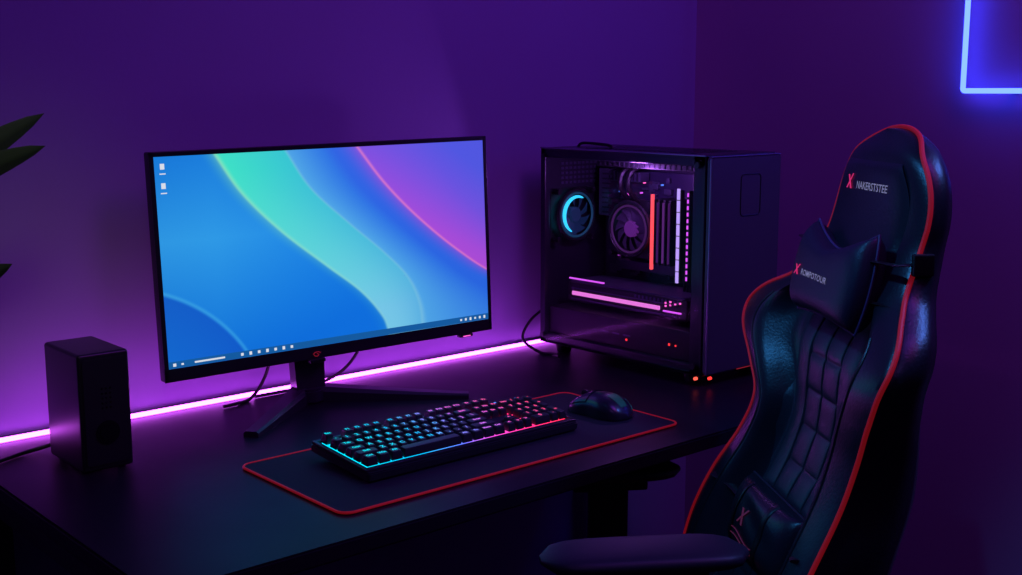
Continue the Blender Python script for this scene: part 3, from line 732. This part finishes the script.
for side in (-1, 1):
    b = N(); tube(b, spline([(0.01+side*0.108, lpy, 0.69), (side*0.14, lpy-0.005, 0.695), (side*0.178, fy(0.178, 0.70)-0.002, 0.70)], 6), 0.009, 8, flat=0.3); obj('lumbar_strap', b, M_cable, ch)
for xx_ in (-0.045, 0.06):
    b = N(); pp = [lm @ (lf(xx_, 0.680-0.046+0.092*k/12, 0.0015)) for k in range(13)]; tube(b, pp, 0.006, 6, flat=0.25); obj('lumbar_strap', b, M_cable, ch)
# seat
b = N()
def seat_ring(y, hw, zt, zb):
    out = []
    for k in range(25):
        s = -1+2*k/24; bol = 0.035*sm(abs(s), 0.62, 0.85)*(1-0.4*abs(s)**10); out.append((hw*s, y, zt+bol-0.03*abs(s)**12))
    for k in range(9):
        s = 1-2*k/8; out.append((hw*s*0.97, y, zb))
    return out
loft(b, [seat_ring(-0.30, 0.20, 0.43, 0.40), seat_ring(-0.285, 0.225, 0.455, 0.385), seat_ring(-0.24, 0.24, 0.475, 0.375), seat_ring(-0.1, 0.243, 0.475, 0.375), seat_ring(0.08, 0.243, 0.465, 0.375), seat_ring(0.20, 0.24, 0.46, 0.375), seat_ring(0.225, 0.235, 0.44, 0.385)])
obj('seat', b, M_leather, ch, angle=60)
for side in (-1, 1):
    b = N(); tube(b, [(side*0.225, -0.25+0.44*k/20, 0.489) for k in range(21)], 0.004, 8); obj('red_piping', b, M_red, ch)
    b = N(); cyl(b, (side*0.252, 0.22, 0.42), 0.055, 0.02, 'X', bev=0.004); box(b, (side*0.225, 0.24, 0.49), (0.060, 0.05, 0.14), 0.004); obj('recline_hinge', b, M_blk, ch)
M_arm = mat('armrest_rubber', (0.014, 0.020, 0.034), 0.5, bump=0.1, bscale=400)
for side, ztop, ya, yb_, xx in ((1, 0.772, 0.155, -0.085, 0.275), (-1, 0.694, 0.222, -0.030, -0.272)):
    b = N(); rings = []; n_ = 16
    for k in range(n_+1):
        t = k/n_; e = (1-abs(2*t-1)**5)**0.5
        hw = 0.010+0.035*e; h = 0.013*max(0.25, e); y = ya+(yb_-ya)*t
        rings.append([(xx+hw*math.cos(a)*(1), y, ztop-0.014+h*(abs(math.sin(a))**0.6)*(1 if math.sin(a) > 0 else -1)) for a in [2*PI*q/20 for q in range(20)]])
    loft(b, rings); ar = obj('armrest', b, M_arm, ch, angle=60)
    b = N(); yp = (ya+yb_)/2+(0.01 if side > 0 else 0.01)
    box(b, (xx, yp, ztop-0.034), (0.05, 0.12, 0.016), 0.004)
    box(b, (xx, yp, (0.50+ztop-0.04)/2), (0.032, 0.062, ztop-0.04-0.50), 0.006)
    box(b, (xx, yp, 0.46), (0.042, 0.080, 0.15), 0.008)
    box(b, (xx*0.72, yp, 0.372), (0.19, 0.07, 0.012), 0.003)
    obj('armrest_post', b, M_blk, ch)
b = N(); box(b, (0, 0.02, 0.352), (0.22, 0.26, 0.035), 0.006); cyl(b, (0.16, 0.0, 0.345), 0.006, 0.14, 'X'); obj('tilt_mechanism', b, M_metal, ch)
b = N(); cyl(b, (0, 0, 0.24), 0.025, 0.20); cyl(b, (0, 0, 0.16), 0.032, 0.16); obj('gas_lift', b, M_metal, ch)
for k in range(5):
    a = 20+72*k; A = Rz(a)
    rings = []
    for i in range(6):
        t = i/5; w = 0.032-0.014*t; x = 0.02+0.29*t; zc = 0.105-0.035*t; h = 0.02-0.006*t
        rings.append([(x, -w, zc-h), (x, w, zc-h), (x, w*0.7, zc+h), (x, -w*0.7, zc+h)])
    b = N(); loft(b, rings, M=A); lg = obj('base_leg', b, M_blk, ch, angle=30)
    b = N()
    for s in (-1, 1): cyl(b, (0.30, s*0.015, 0.029), 0.029, 0.018, 'Y', seg=24, bev=0.003, M=A)
    cyl(b, (0.30, 0, 0.045), 0.008, 0.03, M=A); obj('caster', b, M_cable, lg)

# ------------------------------------------------------------ plant at the left
pl = thing('potted_plant', 'tall potted plant whose dark leaf tips reach in at the left edge', 'plant', (0.27, 1.57, 0))
b = N()
prof_ = [(0.095, 0.0), (0.10, 0.004), (0.125, 0.24), (0.130, 0.25), (0.130, 0.262), (0.118, 0.262), (0.114, 0.235)]
loft(b, [[(r*math.cos(2*PI*k/36), r*math.sin(2*PI*k/36), z) for k in range(36)] for r, z in prof_]); obj('pot', b, M_pot, pl)
b = N(); cyl(b, (0, 0, 0.238), 0.112, 0.01); obj('soil', b, M_soil, pl)
def leaf(p0, p1, w, sag, twist=0.0):
    b = N(); p0, p1 = Vector(p0), Vector(p1); d = (p1-p0); side = d.cross(Vector((0, 0, 1))).normalized()
    side = (Matrix.Rotation(twist, 4, d.normalized()) @ side)
    nn = side.cross(d).normalized()
    def f(u, v):
        s = -1+2*v; ww = w*(math.sin(PI*min(1, 0.04+0.96*u)**1.4))**0.7
        return p0+d*u+Vector((0, 0, sag*4*u*(1-u)))+side*ww*s+nn*abs(s)*ww*0.25
    grid(b, 18, 6, f, thick=tuple(nn*-0.0006)); return obj('leaf', b, M_leaf, pl, angle=80)
stems = [((0, 0), (0.0, 0.02, 1.08)), ((0.02, -0.02), (0.07, -0.02, 0.96)), ((-0.03, 0.01), (-0.08, 0.05, 1.02))]
for (sx, sy), top in stems:
    b = N(); tube(b, spline([(sx, sy, 0.235), (sx*1.5, sy*1.5, 0.5), ((sx+top[0])/2, (sy+top[1])/2, 0.8), top], 6), 0.007, 8); obj('stem', b, M_stem, pl)
s1, s2, s3 = [Vector(t[1]) for t in stems]
leaf(s1, (0.292, -0.052, 1.252), 0.021, -0.005, -1.2)
leaf(s1+Vector((0.02, 0, 0.0)), (0.290, -0.055, 1.212), 0.021, 0.006, -1.1)
leaf(s2, (0.236, -0.067, 1.070), 0.020, 0.006, -1.1)
leaf(s1, (0.04, -0.24, 1.28), 0.03, 0.03); leaf(s1, (-0.22, -0.03, 1.28), 0.03, 0.03); leaf(s1, (-0.05, 0.20, 1.33), 0.028, 0.02); leaf(s1, (0.03, 0.03, 1.40), 0.028, 0.0, 0.4)
leaf(s3, (-0.30, 0.10, 1.12), 0.03, 0.04); leaf(s3, (-0.16, 0.22, 1.15), 0.028, 0.03); leaf(s3, (-0.2, -0.15, 1.10), 0.03, 0.04)
leaf(s2, (0.12, -0.27, 1.02), 0.03, 0.04); leaf(s2, (-0.10, -0.22, 0.92), 0.03, 0.04); leaf(s2+Vector((-0.02, 0, -0.2)), (0.14, 0.18, 0.92), 0.026, 0.03)

# ------------------------------------------------------------ lights
def area(name, loc, target, size, energy, col, sy=None):
    l = bpy.data.lights.new(name, 'AREA'); l.energy = energy; l.color = col; l.size = size
    if sy: l.shape = 'RECTANGLE'; l.size_y = sy
    o = bpy.data.objects.new(name, l); COL.objects.link(o); o.location = loc
    o.rotation_euler = (Vector(target)-Vector(loc)).to_track_quat('-Z', 'Y').to_euler(); return o
def spot(name, loc, target, energy, col, ang, rad=0.15, blend=1.0):
    l = bpy.data.lights.new(name, 'SPOT'); l.energy = energy; l.color = col; l.spot_size = R(ang); l.spot_blend = blend; l.shadow_soft_size = rad
    o = bpy.data.objects.new(name, l); COL.objects.link(o); o.location = loc
    o.rotation_euler = (Vector(target)-Vector(loc)).to_track_quat('-Z', 'Y').to_euler(); return o
area('purple_wall_fill', (1.45, 0.6, 2.5), (1.65, 1.89, 1.45), 0.7, 4.8, (0.20, 0.05, 1.0))  # unseen lamp added to spread purple over the back wall
area('magenta_wall_fill', (1.5, 0.3, 2.4), (2.24, 1.3, 1.0), 0.6, 2.3, (0.80, 0.05, 0.70))  # magenta fill added for the right wall, no ceiling fixture
area('violet_desk_fill', (0.2, 0.2, 2.2), (1.1, 1.3, 0.74), 0.6, 1.2, (0.40, 0.16, 1.0))  # added overhead fill lifting the desk, stand and speaker
area('strip_glow_fill', (1.10, 1.80, 0.765), (1.10, 1.90, 0.90), 1.05, 0.60, (0.62, 0.09, 0.95), 0.03)  # added lamp that widens the strip's glow on the wall
spot('chair_blue_fill', (0.45, 1.45, 2.25), (1.36, 0.93, 1.0), 42.0, (0.05, 0.36, 1.0), 31, 0.06)  # added spot putting blue highlights on the chair front
spot('chair_rim_fill', (2.0, 0.35, 2.1), (1.42, 0.85, 1.0), 28.0, (0.10, 0.24, 1.0), 40, 0.06)  # added spot boosting the neon's blue rim on the chair
spot('tower_front_fill', (1.75, 0.35, 2.0), (1.80, 1.39, 0.98), 8.0, (0.30, 0.30, 1.0), 30)  # unseen spot added to brighten the dark tower front
spot('plant_fill', (0.1, 0.4, 1.9), (0.52, 1.52, 1.18), 8.0, (0.9, 0.9, 0.5), 20)  # unseen spot added to lift the dark leaf tips
pt = bpy.data.lights.new('case_fill', 'POINT'); pt.energy = 0.9; pt.color = (0.5, 0.15, 1.0); pt.shadow_soft_size = 0.02  # point fill added to brighten the case interior, not a tower part
o = bpy.data.objects.new('case_fill', pt); COL.objects.link(o); o.location = (1.788-0.075, 1.606-0.02, DZ+0.375)
w = bpy.data.worlds.new('world'); S.world = w; w.use_nodes = True
w.node_tree.nodes['Background'].inputs[0].default_value = (0.09, 0.045, 0.30, 1); w.node_tree.nodes['Background'].inputs[1].default_value = 0.05

# ------------------------------------------------------------ camera
cam = bpy.data.cameras.new('camera'); cam.sensor_width = 36; cam.lens = 36*1204/1022; cam.clip_start = 0.02
co = bpy.data.objects.new('camera', cam); COL.objects.link(co); co.location = (0, 0, 1.28)
th = R(9.3); F = Vector((0.660*math.cos(th), 0.751*math.cos(th), -math.sin(th)))
co.rotation_euler = F.to_track_quat('-Z', 'Y').to_euler()
S.camera = co
